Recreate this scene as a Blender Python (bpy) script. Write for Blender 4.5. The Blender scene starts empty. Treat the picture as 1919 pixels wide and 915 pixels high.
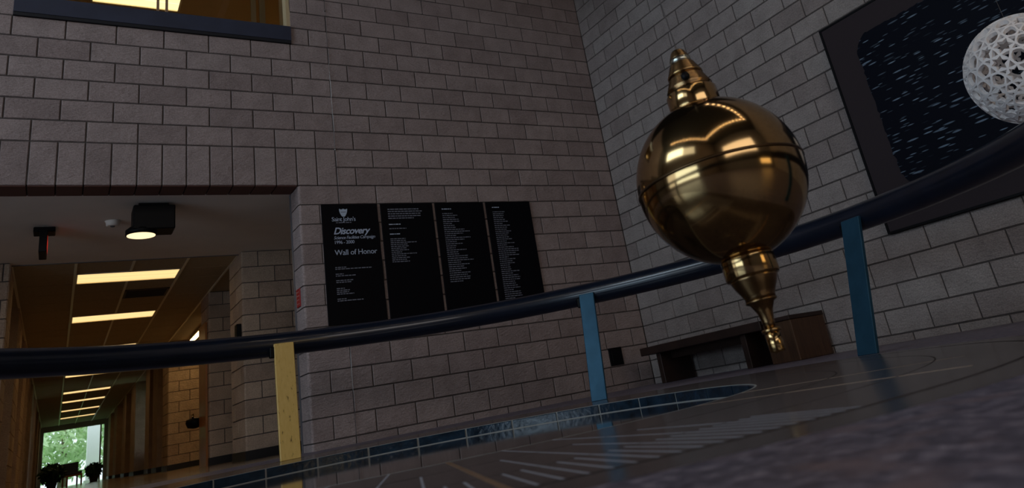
import bpy, bmesh, math, random
from mathutils import Vector, Matrix, noise
random.seed(7)
PI = math.pi
sc = bpy.context.scene
COL = sc.collection

# ------------------------------------------------------------------ camera
cam_d = bpy.data.cameras.new('camera'); cam = bpy.data.objects.new('camera', cam_d); COL.objects.link(cam)
sc.camera = cam
CAMPOS = Vector((-5.9878, -7.1932, 0.2607))
Rv = Vector((0.83369667, -0.52421896, -0.17362125)); Uv = Vector((-0.05002074, -0.3847993, 0.92164387)); Fv = Vector((0.54995253, 0.75968676, 0.34702771))
M = Matrix((( Rv.x, Uv.x, -Fv.x, CAMPOS.x), (Rv.y, Uv.y, -Fv.y, CAMPOS.y), (Rv.z, Uv.z, -Fv.z, CAMPOS.z), (0, 0, 0, 1)))
cam.matrix_world = M
cam_d.sensor_width = 36; cam_d.lens = 25.4557
cam_d.shift_x = -0.03911; cam_d.shift_y = -0.1215
cam_d.clip_start = 0.02; cam_d.clip_end = 300
cam_d.dof.use_dof = True; cam_d.dof.focus_distance = 5.5; cam_d.dof.aperture_fstop = 3.6

# ------------------------------------------------------------------ view and world
sc.view_settings.view_transform = 'Standard'; sc.view_settings.look = 'None'
sc.view_settings.gamma = 1; sc.view_settings.use_curve_mapping = False
sc.view_settings.exposure = 0.0
world = bpy.data.worlds.new('world'); sc.world = world; world.use_nodes = True
bg = world.node_tree.nodes['Background']; bg.inputs[0].default_value = (0.80, 0.90, 1.0, 1); bg.inputs[1].default_value = 1.7

# ------------------------------------------------------------------ lights (daylight through the hall's openings)
def area(name, loc, direction, sx, sy, power, color, spread=180):
    l = bpy.data.lights.new(name, 'AREA'); l.shape = 'RECTANGLE'; l.size = sx; l.size_y = sy; l.energy = power; l.color = color
    l.spread = math.radians(spread)
    o = bpy.data.objects.new(name, l); COL.objects.link(o); o.location = loc
    o.rotation_euler = Vector(direction).to_track_quat('-Z', 'Y').to_euler()
    return o
area('daylight_high_window', (-12.45, -3.4, 6.75), (1, 0, 0), 4.2, 2.0, 130, (0.66, 0.84, 1.0))
area('daylight_low_window', (-12.45, -5.9, 1.7), (1, 0, 0), 4.6, 2.0, 70, (0.50, 0.76, 1.0))
area('daylight_entrance', (-6.4, -13.9, 4.6), (0, 1, 0), 7.0, 2.8, 130, (1.0, 0.92, 0.88))
area('lobby_light', (-1.9, -13.9, 1.9), (0, 1, 0), 2.2, 2.0, 26, (1.0, 0.72, 0.34))

FL = 0.1387          # floor level
H = 0.2032           # half a block = one course
def U(u): return (u - 20) * H
def V(v): return (v + 13) * H

# ------------------------------------------------------------------ materials
def new_mat(name):
    m = bpy.data.materials.new(name); m.use_nodes = True
    nt = m.node_tree; b = nt.nodes['Principled BSDF']
    return m, nt, b
def simple(name, col, rough=0.5, metal=0.0, coat=0.0, emit=None, estr=0.0, var=0.0, vscale=8.0, bump=0.0, bscale=60.0, spec=None):
    m, nt, b = new_mat(name)
    b.inputs['Roughness'].default_value = rough; b.inputs['Metallic'].default_value = metal
    b.inputs['Coat Weight'].default_value = coat
    b.inputs['Coat Roughness'].default_value = 0.08
    if spec is not None: b.inputs['Specular IOR Level'].default_value = spec
    tc = nt.nodes.new('ShaderNodeTexCoord')
    if var > 0:
        n = nt.nodes.new('ShaderNodeTexNoise'); n.inputs['Scale'].default_value = vscale; n.inputs['Detail'].default_value = 4
        nt.links.new(tc.outputs['Object'], n.inputs['Vector'])
        r = nt.nodes.new('ShaderNodeValToRGB')
        r.color_ramp.elements[0].color = tuple(c * (1 - var) for c in col) + (1,)
        r.color_ramp.elements[1].color = tuple(min(1, c * (1 + var)) for c in col) + (1,)
        r.color_ramp.elements[0].position = 0.3; r.color_ramp.elements[1].position = 0.7
        nt.links.new(n.outputs['Fac'], r.inputs['Fac']); nt.links.new(r.outputs['Color'], b.inputs['Base Color'])
    else:
        b.inputs['Base Color'].default_value = tuple(col) + (1,)
    if bump > 0:
        n2 = nt.nodes.new('ShaderNodeTexNoise'); n2.inputs['Scale'].default_value = bscale; n2.inputs['Detail'].default_value = 5
        nt.links.new(tc.outputs['Object'], n2.inputs['Vector'])
        bp = nt.nodes.new('ShaderNodeBump'); bp.inputs['Strength'].default_value = bump; bp.inputs['Distance'].default_value = 0.01
        nt.links.new(n2.outputs['Fac'], bp.inputs['Height']); nt.links.new(bp.outputs['Normal'], b.inputs['Normal'])
    if emit is not None:
        b.inputs['Emission Color'].default_value = tuple(emit) + (1,); b.inputs['Emission Strength'].default_value = estr
    return m

def block_mat(name, c1, c2):
    m, nt, b = new_mat(name); b.inputs['Roughness'].default_value = 0.92; b.inputs['Specular IOR Level'].default_value = 0.2
    N = nt.nodes.new; L = nt.links.new
    tc = N('ShaderNodeTexCoord'); oi = N('ShaderNodeObjectInfo'); geo = N('ShaderNodeNewGeometry')
    at = N('ShaderNodeAttribute'); at.attribute_name = 'tint'
    add = N('ShaderNodeMath'); add.operation = 'ADD'; L(oi.outputs['Random'], add.inputs[0]); L(at.outputs['Fac'], add.inputs[1])
    fr = N('ShaderNodeMath'); fr.operation = 'FRACT'; L(add.outputs[0], fr.inputs[0])
    ramp = N('ShaderNodeValToRGB'); e = ramp.color_ramp.elements
    e[0].color = (*c1, 1); e[1].color = (*c2, 1)
    k = e.new(0.5); k.color = (*[(a + d) / 2 * 1.04 for a, d in zip(c1, c2)], 1)
    k = e.new(0.06); k.color = (*[a * 0.9 for a in c1], 1)
    L(fr.outputs[0], ramp.inputs['Fac'])
    n1 = N('ShaderNodeTexNoise'); n1.inputs['Scale'].default_value = 90; n1.inputs['Detail'].default_value = 3
    n2 = N('ShaderNodeTexNoise'); n2.inputs['Scale'].default_value = 5; n2.inputs['Detail'].default_value = 5
    L(geo.outputs['Position'], n1.inputs['Vector']); L(geo.outputs['Position'], n2.inputs['Vector'])
    r1 = N('ShaderNodeMapRange'); r1.inputs[1].default_value = 0.3; r1.inputs[2].default_value = 0.7; r1.inputs[3].default_value = 0.80; r1.inputs[4].default_value = 1.2
    r2 = N('ShaderNodeMapRange'); r2.inputs[1].default_value = 0.3; r2.inputs[2].default_value = 0.7; r2.inputs[3].default_value = 0.86; r2.inputs[4].default_value = 1.1
    L(n1.outputs['Fac'], r1.inputs[0]); L(n2.outputs['Fac'], r2.inputs[0])
    mu = N('ShaderNodeMath'); mu.operation = 'MULTIPLY'; L(r1.outputs[0], mu.inputs[0]); L(r2.outputs[0], mu.inputs[1])
    vm = N('ShaderNodeVectorMath'); vm.operation = 'SCALE'; L(ramp.outputs['Color'], vm.inputs[0]); L(mu.outputs[0], vm.inputs['Scale'])
    L(vm.outputs[0], b.inputs['Base Color'])
    # split-face relief: slanted chips
    mp = N('ShaderNodeMapping'); mp.inputs['Rotation'].default_value = (0.6, 0.5, 0.3); mp.inputs['Scale'].default_value = (1.0, 1.0, 2.2)
    L(geo.outputs['Position'], mp.inputs['Vector'])
    n3 = N('ShaderNodeTexNoise'); n3.inputs['Scale'].default_value = 22; n3.inputs['Detail'].default_value = 6; n3.inputs['Roughness'].default_value = 0.6
    L(mp.outputs[0], n3.inputs['Vector'])
    bp = N('ShaderNodeBump'); bp.inputs['Strength'].default_value = 0.7; bp.inputs['Distance'].default_value = 0.022
    L(n3.outputs['Fac'], bp.inputs['Height']); L(bp.outputs['Normal'], b.inputs['Normal'])
    return m

M_BLOCK = block_mat('split_face_block', (0.305, 0.240, 0.230), (0.330, 0.267, 0.256))
M_BLOCK_GREY = block_mat('split_face_block_grey', (0.300, 0.252, 0.238), (0.33, 0.292, 0.276))
M_BLOCK_IN = block_mat('smooth_corridor_block', (0.50, 0.36, 0.27), (0.56, 0.42, 0.31))
M_MORTAR = simple('mortar', (0.075, 0.062, 0.058), 0.95, var=0.2, vscale=30)
M_PLASTER = simple('soffit_plaster', (0.80, 0.72, 0.66), 0.85, var=0.05, vscale=2)
M_TILEC = simple('acoustic_tile', (0.42, 0.34, 0.22), 0.9, var=0.08, vscale=25, bump=0.15, bscale=180)
M_TBAR = simple('ceiling_grid_bar', (0.90, 0.84, 0.66), 0.4)
M_BASE = simple('black_rubber_base', (0.012, 0.011, 0.012), 0.5)
M_BLACK = simple('black_satin', (0.003, 0.003, 0.004), 0.5, spec=0.15)
M_PLAQUE = simple('black_plaque', (0.0025, 0.0025, 0.0045), 0.5, spec=0.08)
M_LETTER = simple('pale_lettering', (0.42, 0.48, 0.62), 0.6)
M_SMALLPR = simple('small_grey_print', (0.17, 0.18, 0.23), 0.6)
M_NAVY = simple('navy_gloss_paint', (0.006, 0.010, 0.022), 0.28, coat=0.35, var=0.2, vscale=6)
M_BLUEP = simple('blue_gloss_paint', (0.024, 0.078, 0.130), 0.28, metal=0.36, spec=0.15, var=0.12, vscale=10, bump=0.06, bscale=25)
M_BRASS = simple('polished_brass', (0.44, 0.29, 0.13), 0.12, metal=1.0)
M_BRASS_D = simple('dark_seam_brass', (0.10, 0.06, 0.03), 0.35, metal=1.0)
M_BRASS_S = simple('satin_brass', (0.30, 0.19, 0.09), 0.24, metal=1.0, bump=0.05, bscale=200)
M_WIRE = simple('steel_wire', (0.45, 0.45, 0.45), 0.35, metal=1.0)
M_SILL = simple('blue_grey_sill', (0.028, 0.034, 0.062), 0.5, var=0.15, vscale=5)
M_SILLD = simple('sill_dark_strip', (0.004, 0.004, 0.008), 0.7)
M_WOODD = simple('dark_stained_wood', (0.022, 0.010, 0.007), 0.45, var=0.4, vscale=6)
M_WHITE = simple('white_nylon', (0.90, 0.86, 0.85), 0.6, var=0.04, vscale=20)
M_RED = simple('red_plate', (0.32, 0.01, 0.015), 0.5)
M_PINKTXT = simple('pale_pink_marks', (0.45, 0.16, 0.14), 0.6)
M_ORANGEW = simple('varnished_door_wood', (0.42, 0.16, 0.045), 0.3, var=0.15, vscale=3)
M_GRASS = simple('grass', (0.20, 0.42, 0.10), 0.9, var=0.4, vscale=2)
M_LEAF = simple('tree_foliage', (0.62, 0.82, 0.48), 0.8, var=0.35, vscale=1.4)
M_LEAFD = simple('indoor_leaf', (0.02, 0.065, 0.02), 0.5, var=0.4, vscale=9)
M_BARK = simple('bark', (0.16, 0.12, 0.09), 0.9)
M_POT = simple('dark_clay_pot', (0.05, 0.03, 0.02), 0.7)
M_FRAMEW = simple('pale_aluminium', (0.62, 0.62, 0.60), 0.4)
M_STEELGREY = simple('grey_steel_frame', (0.12, 0.12, 0.14), 0.4)
M_CREAM = simple('cream_wall', (0.50, 0.38, 0.22), 0.85)
M_CHAIRC = simple('orange_wood', (0.45, 0.17, 0.05), 0.4)
M_SEATB = simple('blue_grey_fabric', (0.07, 0.09, 0.13), 0.9)
M_TICK = simple('pale_inlay_line', (0.38, 0.40, 0.47), 0.3)
M_GOLD = simple('brass_inlay_line', (0.50, 0.32, 0.20), 0.3, metal=0.6)
M_JOINT = simple('dark_granite_joint', (0.018, 0.012, 0.012), 0.6)
M_GROUT = simple('tile_grout', (0.30, 0.31, 0.30), 0.8)
M_GLOW = simple('fluorescent_diffuser', (0.6, 0.5, 0.35), 0.5, emit=(1.0, 0.68, 0.29), estr=1.15)
M_GLOWW = simple('pale_fluorescent', (0.6, 0.55, 0.45), 0.5, emit=(1.0, 0.70, 0.30), estr=9.0)
M_LENS = simple('spot_lens', (0.6, 0.5, 0.35), 0.5, emit=(1.0, 0.74, 0.42), estr=1.5)
M_HALL = simple('hall_lamp_glow', (0.8, 0.8, 0.8), 0.5, emit=(1.0, 0.80, 0.60), estr=14.0)
M_REDG = simple('exit_sign_letters', (0.5, 0.02, 0.02), 0.5, emit=(1.0, 0.05, 0.03), estr=0.35)

def granite(name, cols, rough, scale=45, coat=0.0, big=None, bump=0.0):
    m, nt, b = new_mat(name); N = nt.nodes.new; L = nt.links.new
    geo = N('ShaderNodeNewGeometry')
    n1 = N('ShaderNodeTexNoise'); n1.inputs['Scale'].default_value = scale; n1.inputs['Detail'].default_value = 6; n1.inputs['Roughness'].default_value = 0.7
    L(geo.outputs['Position'], n1.inputs['Vector'])
    r = N('ShaderNodeValToRGB'); e = r.color_ramp.elements
    e[0].position = 0.34; e[0].color = (*cols[0], 1); e[1].position = 0.68; e[1].color = (*cols[-1], 1)
    for i, c in enumerate(cols[1:-1]):
        k = e.new(0.34 + 0.34 * (i + 1) / (len(cols) - 1)); k.color = (*c, 1)
    L(n1.outputs['Fac'], r.inputs['Fac'])
    out = r.outputs['Color']
    if big:
        n2 = N('ShaderNodeTexNoise'); n2.inputs['Scale'].default_value = 7; n2.inputs['Detail'].default_value = 4
        L(geo.outputs['Position'], n2.inputs['Vector'])
        mr = N('ShaderNodeMapRange'); mr.inputs[1].default_value = 0.52; mr.inputs[2].default_value = 0.68; L(n2.outputs['Fac'], mr.inputs[0])
        mx = N('ShaderNodeMix'); mx.data_type = 'RGBA'; L(mr.outputs[0], mx.inputs[0]); L(out, mx.inputs[6]); mx.inputs[7].default_value = (*big, 1)
        out = mx.outputs[2]
    L(out, b.inputs['Base Color'])
    b.inputs['Roughness'].default_value = rough; b.inputs['Coat Weight'].default_value = coat; b.inputs['Coat Roughness'].default_value = 0.03
    if bump:
        bp = N('ShaderNodeBump'); bp.inputs['Strength'].default_value = bump; bp.inputs['Distance'].default_value = 0.004
        L(n1.outputs['Fac'], bp.inputs['Height']); L(bp.outputs['Normal'], b.inputs['Normal'])
    return m
M_POLISH = granite('polished_granite', [(0.035, 0.027, 0.029), (0.075, 0.058, 0.058), (0.12, 0.10, 0.10)], 0.19, 60)
M_PITFL = granite('polished_pit_granite', [(0.018, 0.014, 0.015), (0.03, 0.024, 0.025)], 0.06, 60)
M_ROUGH = granite('flamed_granite', [(0.042, 0.038, 0.062), (0.13, 0.115, 0.160), (0.32, 0.28, 0.34)], 0.42, 38, big=(0.20, 0.145, 0.165), bump=0.4)
M_CORF = granite('waxed_corridor_floor', [(0.36, 0.26, 0.17), (0.42, 0.31, 0.21)], 0.14, 20)
M_SLATE = simple('glazed_slate', (0.009, 0.024, 0.044), 0.20, var=0.5, vscale=14, bump=0.35, bscale=30)

def scratched_yellow():
    m, nt, b = new_mat('scratched_yellow_paint'); N = nt.nodes.new; L = nt.links.new
    tc = N('ShaderNodeTexCoord')
    mp = N('ShaderNodeMapping'); mp.inputs['Scale'].default_value = (1, 1, 0.35); L(tc.outputs['Object'], mp.inputs[0])
    n = N('ShaderNodeTexNoise'); n.inputs['Scale'].default_value = 55; n.inputs['Detail'].default_value = 5; L(mp.outputs[0], n.inputs['Vector'])
    r = N('ShaderNodeValToRGB'); e = r.color_ramp.elements
    e[0].position = 0.27; e[0].color = (0.16, 0.09, 0.02, 1); e[1].position = 0.37; e[1].color = (0.74, 0.49, 0.13, 1)
    k = e.new(0.75); k.color = (0.80, 0.55, 0.17, 1)
    L(n.outputs['Fac'], r.inputs['Fac']); L(r.outputs['Color'], b.inputs['Base Color']); b.inputs['Roughness'].default_value = 0.35
    bp = N('ShaderNodeBump'); bp.inputs['Strength'].default_value = 0.2; bp.inputs['Distance'].default_value = 0.003
    L(n.outputs['Fac'], bp.inputs['Height']); L(bp.outputs['Normal'], b.inputs['Normal'])
    return m
M_YELLOW = scratched_yellow()

def wood_mat(name, c1, c2, rough=0.4):
    m, nt, b = new_mat(name); N = nt.nodes.new; L = nt.links.new
    tc = N('ShaderNodeTexCoord'); mp = N('ShaderNodeMapping'); mp.inputs['Scale'].default_value = (12, 12, 1.2); L(tc.outputs['Object'], mp.inputs[0])
    n = N('ShaderNodeTexNoise'); n.inputs['Scale'].default_value = 3; n.inputs['Detail'].default_value = 5; n.inputs['Distortion'].default_value = 0.6; L(mp.outputs[0], n.inputs['Vector'])
    r = N('ShaderNodeValToRGB'); r.color_ramp.elements[0].position = 0.3; r.color_ramp.elements[1].position = 0.7
    r.color_ramp.elements[0].color = (*c1, 1); r.color_ramp.elements[1].color = (*c2, 1)
    L(n.outputs['Fac'], r.inputs['Fac']); L(r.outputs['Color'], b.inputs['Base Color']); b.inputs['Roughness'].default_value = rough
    return m
M_WOODM = wood_mat('brown_stained_wood', (0.045, 0.020, 0.010), (0.085, 0.042, 0.020))

def art_mat():
    # printed picture: dark navy with thin pale strokes scattered over it, brown paper outside a ragged edge
    m, nt, b = new_mat('printed_picture'); N = nt.nodes.new; L = nt.links.new
    tc = N('ShaderNodeTexCoord')
    def strokes(rot, sc_, seed, lo):
        mp = N('ShaderNodeMapping'); mp.inputs['Rotation'].default_value = (0, 0, rot); mp.inputs['Scale'].default_value = (sc_, sc_ * 7, 1); mp.inputs['Location'].default_value = (seed, seed * 2, 0)
        L(tc.outputs['UV'], mp.inputs[0])
        v = N('ShaderNodeTexVoronoi'); v.feature = 'F1'; v.inputs['Scale'].default_value = 1.0; L(mp.outputs[0], v.inputs['Vector'])
        mr = N('ShaderNodeMapRange'); mr.inputs[1].default_value = lo; mr.inputs[2].default_value = lo - 0.10; L(v.outputs['Distance'], mr.inputs[0])
        sep = N('ShaderNodeSeparateColor'); L(v.outputs['Color'], sep.inputs[0])
        th = N('ShaderNodeMapRange'); th.inputs[1].default_value = 0.55; th.inputs[2].default_value = 1.0; L(sep.outputs[0], th.inputs[0])
        mu = N('ShaderNodeMath'); mu.operation = 'MULTIPLY'; L(mr.outputs[0], mu.inputs[0]); L(th.outputs[0], mu.inputs[1])
        return mu.outputs[0]
    a = strokes(0.55, 4.2, 3.1, 0.26); c = strokes(-0.25, 5.0, 7.7, 0.24); d = strokes(1.2, 4.6, 1.3, 0.22); f = strokes(0.35, 7, 5.5, 0.26)
    m1 = N('ShaderNodeMath'); m1.operation = 'MAXIMUM'; L(a, m1.inputs[0]); L(c, m1.inputs[1])
    m2 = N('ShaderNodeMath'); m2.operation = 'MAXIMUM'; L(m1.outputs[0], m2.inputs[0]); L(d, m2.inputs[1])
    m3 = N('ShaderNodeMath'); m3.operation = 'MAXIMUM'; L(m2.outputs[0], m3.inputs[0]); L(f, m3.inputs[1])
    r = N('ShaderNodeValToRGB'); r.color_ramp.elements[0].color = (0.002, 0.0032, 0.009, 1); r.color_ramp.elements[1].color = (0.20, 0.27, 0.36, 1)
    L(m3.outputs[0], r.inputs['Fac']); L(r.outputs['Color'], b.inputs['Base Color']); b.inputs['Roughness'].default_value = 0.6; b.inputs['Specular IOR Level'].default_value = 0.1
    return m
M_ART = art_mat()
M_MAT = simple('brown_mat_board', (0.036, 0.027, 0.031), 0.7, spec=0.15)

m, nt, b = new_mat('clear_glass'); nt.nodes.remove(b)
tr = nt.nodes.new('ShaderNodeBsdfTransparent'); tr.inputs[0].default_value = (0.93, 0.96, 0.94, 1)
gl = nt.nodes.new('ShaderNodeBsdfGlossy'); gl.inputs['Roughness'].default_value = 0.02
fr = nt.nodes.new('ShaderNodeFresnel'); mx = nt.nodes.new('ShaderNodeMixShader')
nt.links.new(fr.outputs[0], mx.inputs[0]); nt.links.new(tr.outputs[0], mx.inputs[1]); nt.links.new(gl.outputs[0], mx.inputs[2])
nt.links.new(mx.outputs[0], nt.nodes['Material Output'].inputs[0]); M_GLASS = m

# ------------------------------------------------------------------ mesh helpers
class MB:
    def __init__(s): s.v = []; s.f = []; s.sm = []
    def add(s, vs, fs, smooth=False):
        o = len(s.v); s.v += [tuple(v) for v in vs]; s.f += [tuple(i + o for i in f) for f in fs]; s.sm += [smooth] * len(fs); return s
    def box(s, x0, x1, y0, y1, z0, z1):
        x0, x1 = min(x0, x1), max(x0, x1); y0, y1 = min(y0, y1), max(y0, y1); z0, z1 = min(z0, z1), max(z0, z1)
        vs = [(x0, y0, z0), (x1, y0, z0), (x1, y1, z0), (x0, y1, z0), (x0, y0, z1), (x1, y0, z1), (x1, y1, z1), (x0, y1, z1)]
        return s.add(vs, [(0, 3, 2, 1), (4, 5, 6, 7), (0, 1, 5, 4), (1, 2, 6, 5), (2, 3, 7, 6), (3, 0, 4, 7)])
    def cbox(s, x0, x1, y0, y1, z0, z1, c=0.004):
        # chamfered box
        lo = (min(x0, x1), min(y0, y1), min(z0, z1)); hi = (max(x0, x1), max(y0, y1), max(z0, z1))
        bm = bmesh.new(); bmesh.ops.create_cube(bm, size=1)
        for v in bm.verts:
            v.co = Vector([(lo[i] + hi[i]) / 2 + v.co[i] * (hi[i] - lo[i]) for i in range(3)])
        bmesh.ops.bevel(bm, geom=bm.edges[:], offset=c, segments=1, affect='EDGES')
        bm.verts.index_update()
        s.add([v.co[:] for v in bm.verts], [[v.index for v in f.verts] for f in bm.faces]); bm.free(); return s
    def lathe(s, prof, seg=48, c=(0, 0, 0), smooth=True):
        vs = []; fs = []
        for r, z in prof:
            for i in range(seg):
                a = 2 * PI * i / seg; vs.append((c[0] + r * math.cos(a), c[1] + r * math.sin(a), c[2] + z))
        for j in range(len(prof) - 1):
            for i in range(seg):
                k = (i + 1) % seg; fs.append((j * seg + i, j * seg + k, (j + 1) * seg + k, (j + 1) * seg + i))
        s.add(vs, fs, smooth)
        if prof[0][0] > 1e-5: s.f.append(tuple(len(s.v) - len(vs) + i for i in reversed(range(seg)))); s.sm.append(False)
        if prof[-1][0] > 1e-5: s.f.append(tuple(len(s.v) - seg + i for i in range(seg))); s.sm.append(False)
        return s
    def tube(s, p0, p1, r, seg=10):
        p0 = Vector(p0); p1 = Vector(p1); d = (p1 - p0).normalized(); a = d.orthogonal().normalized(); b2 = d.cross(a)
        vs = [];
        for p in (p0, p1):
            for i in range(seg):
                t = 2 * PI * i / seg; vs.append(p + a * r * math.cos(t) + b2 * r * math.sin(t))
        fs = [(i, (i + 1) % seg, seg + (i + 1) % seg, seg + i) for i in range(seg)]
        fs += [tuple(reversed(range(seg))), tuple(range(seg, 2 * seg))]
        return s.add(vs, fs, True)
    def ring(s, c, r0, r1, z0, z1, seg=160, a0=0, a1=2 * PI):
        full = abs(a1 - a0 - 2 * PI) < 1e-6; n = seg if full else seg + 1
        vs = []
        for i in range(n):
            a = a0 + (a1 - a0) * i / seg; ca, sa = math.cos(a), math.sin(a)
            vs += [(c[0] + r0 * ca, c[1] + r0 * sa, z0), (c[0] + r1 * ca, c[1] + r1 * sa, z0), (c[0] + r1 * ca, c[1] + r1 * sa, z1), (c[0] + r0 * ca, c[1] + r0 * sa, z1)]
        fs = []
        for i in range(seg):
            a = 4 * i; b2 = 4 * ((i + 1) % n)
            fs += [(a + 3, a + 2, b2 + 2, b2 + 3), (a + 1, a, b2, b2 + 1), (a + 2, a + 1, b2 + 1, b2 + 2), (a, a + 3, b2 + 3, b2)]
        if not full: fs += [(0, 1, 2, 3), tuple(4 * seg + i for i in (3, 2, 1, 0))]
        return s.add(vs, fs)
    def mesh(s, name):
        me = bpy.data.meshes.new(name); me.from_pydata(s.v, [], s.f); me.update()
        me.polygons.foreach_set('use_smooth', s.sm)
        return me
    def build(s, name, mat, parent=None, **kw):
        o = bpy.data.objects.new(name, s.mesh(name)); COL.objects.link(o); o.data.materials.append(mat)
        if parent is not None: o.parent = parent
        for k, v in kw.items(): o[k] = v
        return o
def empty(name, loc=(0, 0, 0), rz=0, **kw):
    o = bpy.data.objects.new(name, None); COL.objects.link(o); o.location = loc; o.rotation_euler = (0, 0, rz); o.empty_display_size = 0.1
    for k, v in kw.items(): o[k] = v
    return o
def tag(o, label, cat, group=None):
    o['label'] = label; o['category'] = cat
    if group: o['group'] = group
    return o
def child(name, me, mat, parent, loc=(0, 0, 0), rot=(0, 0, 0), **kw):
    if not me.materials: me.materials.append(mat)
    o = bpy.data.objects.new(name, me); COL.objects.link(o); o.parent = parent; o.location = loc; o.rotation_euler = rot
    for k, v in kw.items(): o[k] = v
    return o

# ------------------------------------------------------------------ block walls
JT = 0.0058   # half a joint
_bm = {}
def block_mesh(w, h, depth, matkey, mat, var):
    """block: x 0..w, front at y=-proud, back at y=depth, z 0..h (joint taken off)"""
    key = (round(w, 3), round(h, 3), round(depth, 3), matkey, var)
    if key in _bm: return _bm[key]
    rnd = random.Random(hash(key) & 0xffff)
    x0, x1, z0, z1 = JT, w - JT, JT, h - JT; c = 0.004
    nx, nz = (4 if w > 0.3 else 2), (2 if h < 0.3 else 4)
    vs = []; fs = []
    for j in range(nz + 1):
        for i in range(nx + 1):
            x = x0 + c + (x1 - x0 - 2 * c) * i / nx; z = z0 + c + (z1 - z0 - 2 * c) * j / nz
            y = -rnd.uniform(0.0, 0.0035) if 0 < i < nx or 0 < j < nz else -rnd.uniform(0, 0.0012)
            vs.append((x, y, z))
    W = nx + 1
    for j in range(nz):
        for i in range(nx):
            a = j * W + i; fs.append((a, a + 1, a + W + 1, a + W))
    # border loop
    loop = [i for i in range(W)] + [j * W + nx for j in range(1, nz + 1)] + [nz * W + i for i in range(nx - 1, -1, -1)] + [j * W for j in range(nz - 1, 0, -1)]
    n = len(loop); o1 = len(vs)
    cx, cz = (x0 + x1) / 2, (z0 + z1) / 2
    for k in loop:
        x, y, z = vs[k]
        sx = x0 if abs(x - x0 - c) < 1e-6 else (x1 if abs(x - x1 + c) < 1e-6 else x)
        sz = z0 if abs(z - z0 - c) < 1e-6 else (z1 if abs(z - z1 + c) < 1e-6 else z)
        vs.append((sx, c, sz))
    o2 = len(vs)
    for k in range(n): x, y, z = vs[o1 + k]; vs.append((x, depth, z))
    for k in range(n):
        k2 = (k + 1) % n
        fs.append((loop[k], o1 + k, o1 + k2, loop[k2])); fs.append((o1 + k, o2 + k, o2 + k2, o1 + k2))
    me = bpy.data.meshes.new('block'); me.from_pydata(vs, [], fs); me.update(); me.materials.append(mat)
    _bm[key] = me; return me

def place_block(parent, org, ang, u, v, w, h, depth, matkey, mat):
    me = block_mesh(w * H, h * H, depth, matkey, mat, random.randrange(5))
    ca, sa = math.cos(ang), math.sin(ang)
    o = bpy.data.objects.new('block', me); COL.objects.link(o); o.parent = parent
    o.location = (org[0] + ca * u * H, org[1] + sa * u * H, org[2] + v * H); o.rotation_euler = (0, 0, ang)
    return o
def join_blocks(parent, org, ang, cells, depth, mat, name='block_course'):
    """far or hidden blocks, still real geometry, joined into one piece"""
    if not cells: return
    vs = []; fs = []; tint = []
    ca, sa = math.cos(ang), math.sin(ang)
    for (u, v, w, h) in cells:
        o = len(vs); t = random.random()
        x0, x1, z0, z1 = u * H + JT, (u + w) * H - JT, v * H + JT, (v + h) * H - JT
        for (x, y, z) in ((x0, 0, z0), (x1, 0, z0), (x1, 0, z1), (x0, 0, z1), (x0, depth, z0), (x1, depth, z0), (x1, depth, z1), (x0, depth, z1)):
            vs.append((org[0] + ca * x - sa * y, org[1] + sa * x + ca * y, org[2] + z))
        fs += [tuple(o + i for i in f) for f in ((0, 1, 2, 3), (1, 5, 6, 2), (4, 0, 3, 7), (3, 2, 6, 7), (4, 5, 1, 0))]
        tint += [t] * 5
    me = bpy.data.meshes.new(name); me.from_pydata(vs, [], fs); me.update(); me.materials.append(mat)
    at = me.attributes.new('tint', 'FLOAT', 'FACE'); at.data.foreach_set('value', tint)
    o = bpy.data.objects.new(name, me); COL.objects.link(o); o.parent = parent; o['kind'] = 'stuff'
    return o
def rows(u0, u1, v0, v1, par):
    """running bond cells; par(v) gives the parity of u of the joints"""
    out = []
    for v in range(v0, v1):
        p = par(v); u = u0
        while u < u1 - 1e-6:
            nxt = math.floor(u) + 1
            while (nxt % 2) != p: nxt += 1
            if nxt - u < 0.05: nxt += 2
            nxt = min(nxt, u1); out.append((u, v, nxt - u, 1)); u = nxt
    return out

ROOM_X0, ROOM_Y0, ROOM_Z = -12.6, -14.0, 8.6
PARA = lambda v: 0 if v % 2 else 1
PARB = lambda w: 0 if w % 2 == 0 else 1

# ---- wall_back: the wall with the plaques (plane y = 0), opening to the corridor on the left, window opening above it
wb = MB()
D0 = 0.007     # mortar sits this far behind the block faces
wb.box(U(0) + 0.012, 0.3, D0, 0.29, 0, V(0))                      # right of the opening
wb.box(ROOM_X0, -9.0, D0, 0.29, 0, V(0))
wb.box(ROOM_X0, 0.3, D0, 0.29, V(0) + 0.012, V(8) - 0.01)
wb.box(ROOM_X0, -6.49, D0, 0.29, V(8) - 0.01, V(16))
wb.box(-4.06, 0.3, D0, 0.29, V(8) - 0.01, V(16))
wb.box(ROOM_X0, 0.3, D0, 0.29, V(16), ROOM_Z)
wall_back = wb.build('wall_back', M_MORTAR, kind='structure')
cells = rows(0, 20, -13, 0, PARA)
cells = [c for c in cells]
sold = [(u, 0, 1, 2) for u in range(-18, 2)]
step = [(2, 0, 1, 1), (2, 1, 2, 1)] + rows(3, 20, 0, 1, lambda v: 1) + rows(4, 20, 1, 2, lambda v: 0)
up = []
for (u, v, w, h) in rows(-30, 20, 2, 28, PARA):
    if v >= 8 and v < 16:
        L0, L1 = 20 - 6.49 / H, 20 - 4.06 / H
        if u + w <= L0 + 0.01 or u >= L1 - 0.01: up.append((u, v, w, h)); continue
        if u < L0: up.append((u, v, L0 - u, h))
        if u + w > L1: up.append((L1, v, u + w - L1, h))
    else: up.append((u, v, w, h))
near, far = [], []
def seen_a(c):
    u, v, w, h = c
    return u + w > -15 and v < 15
allc = cells + sold + step + up
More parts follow.
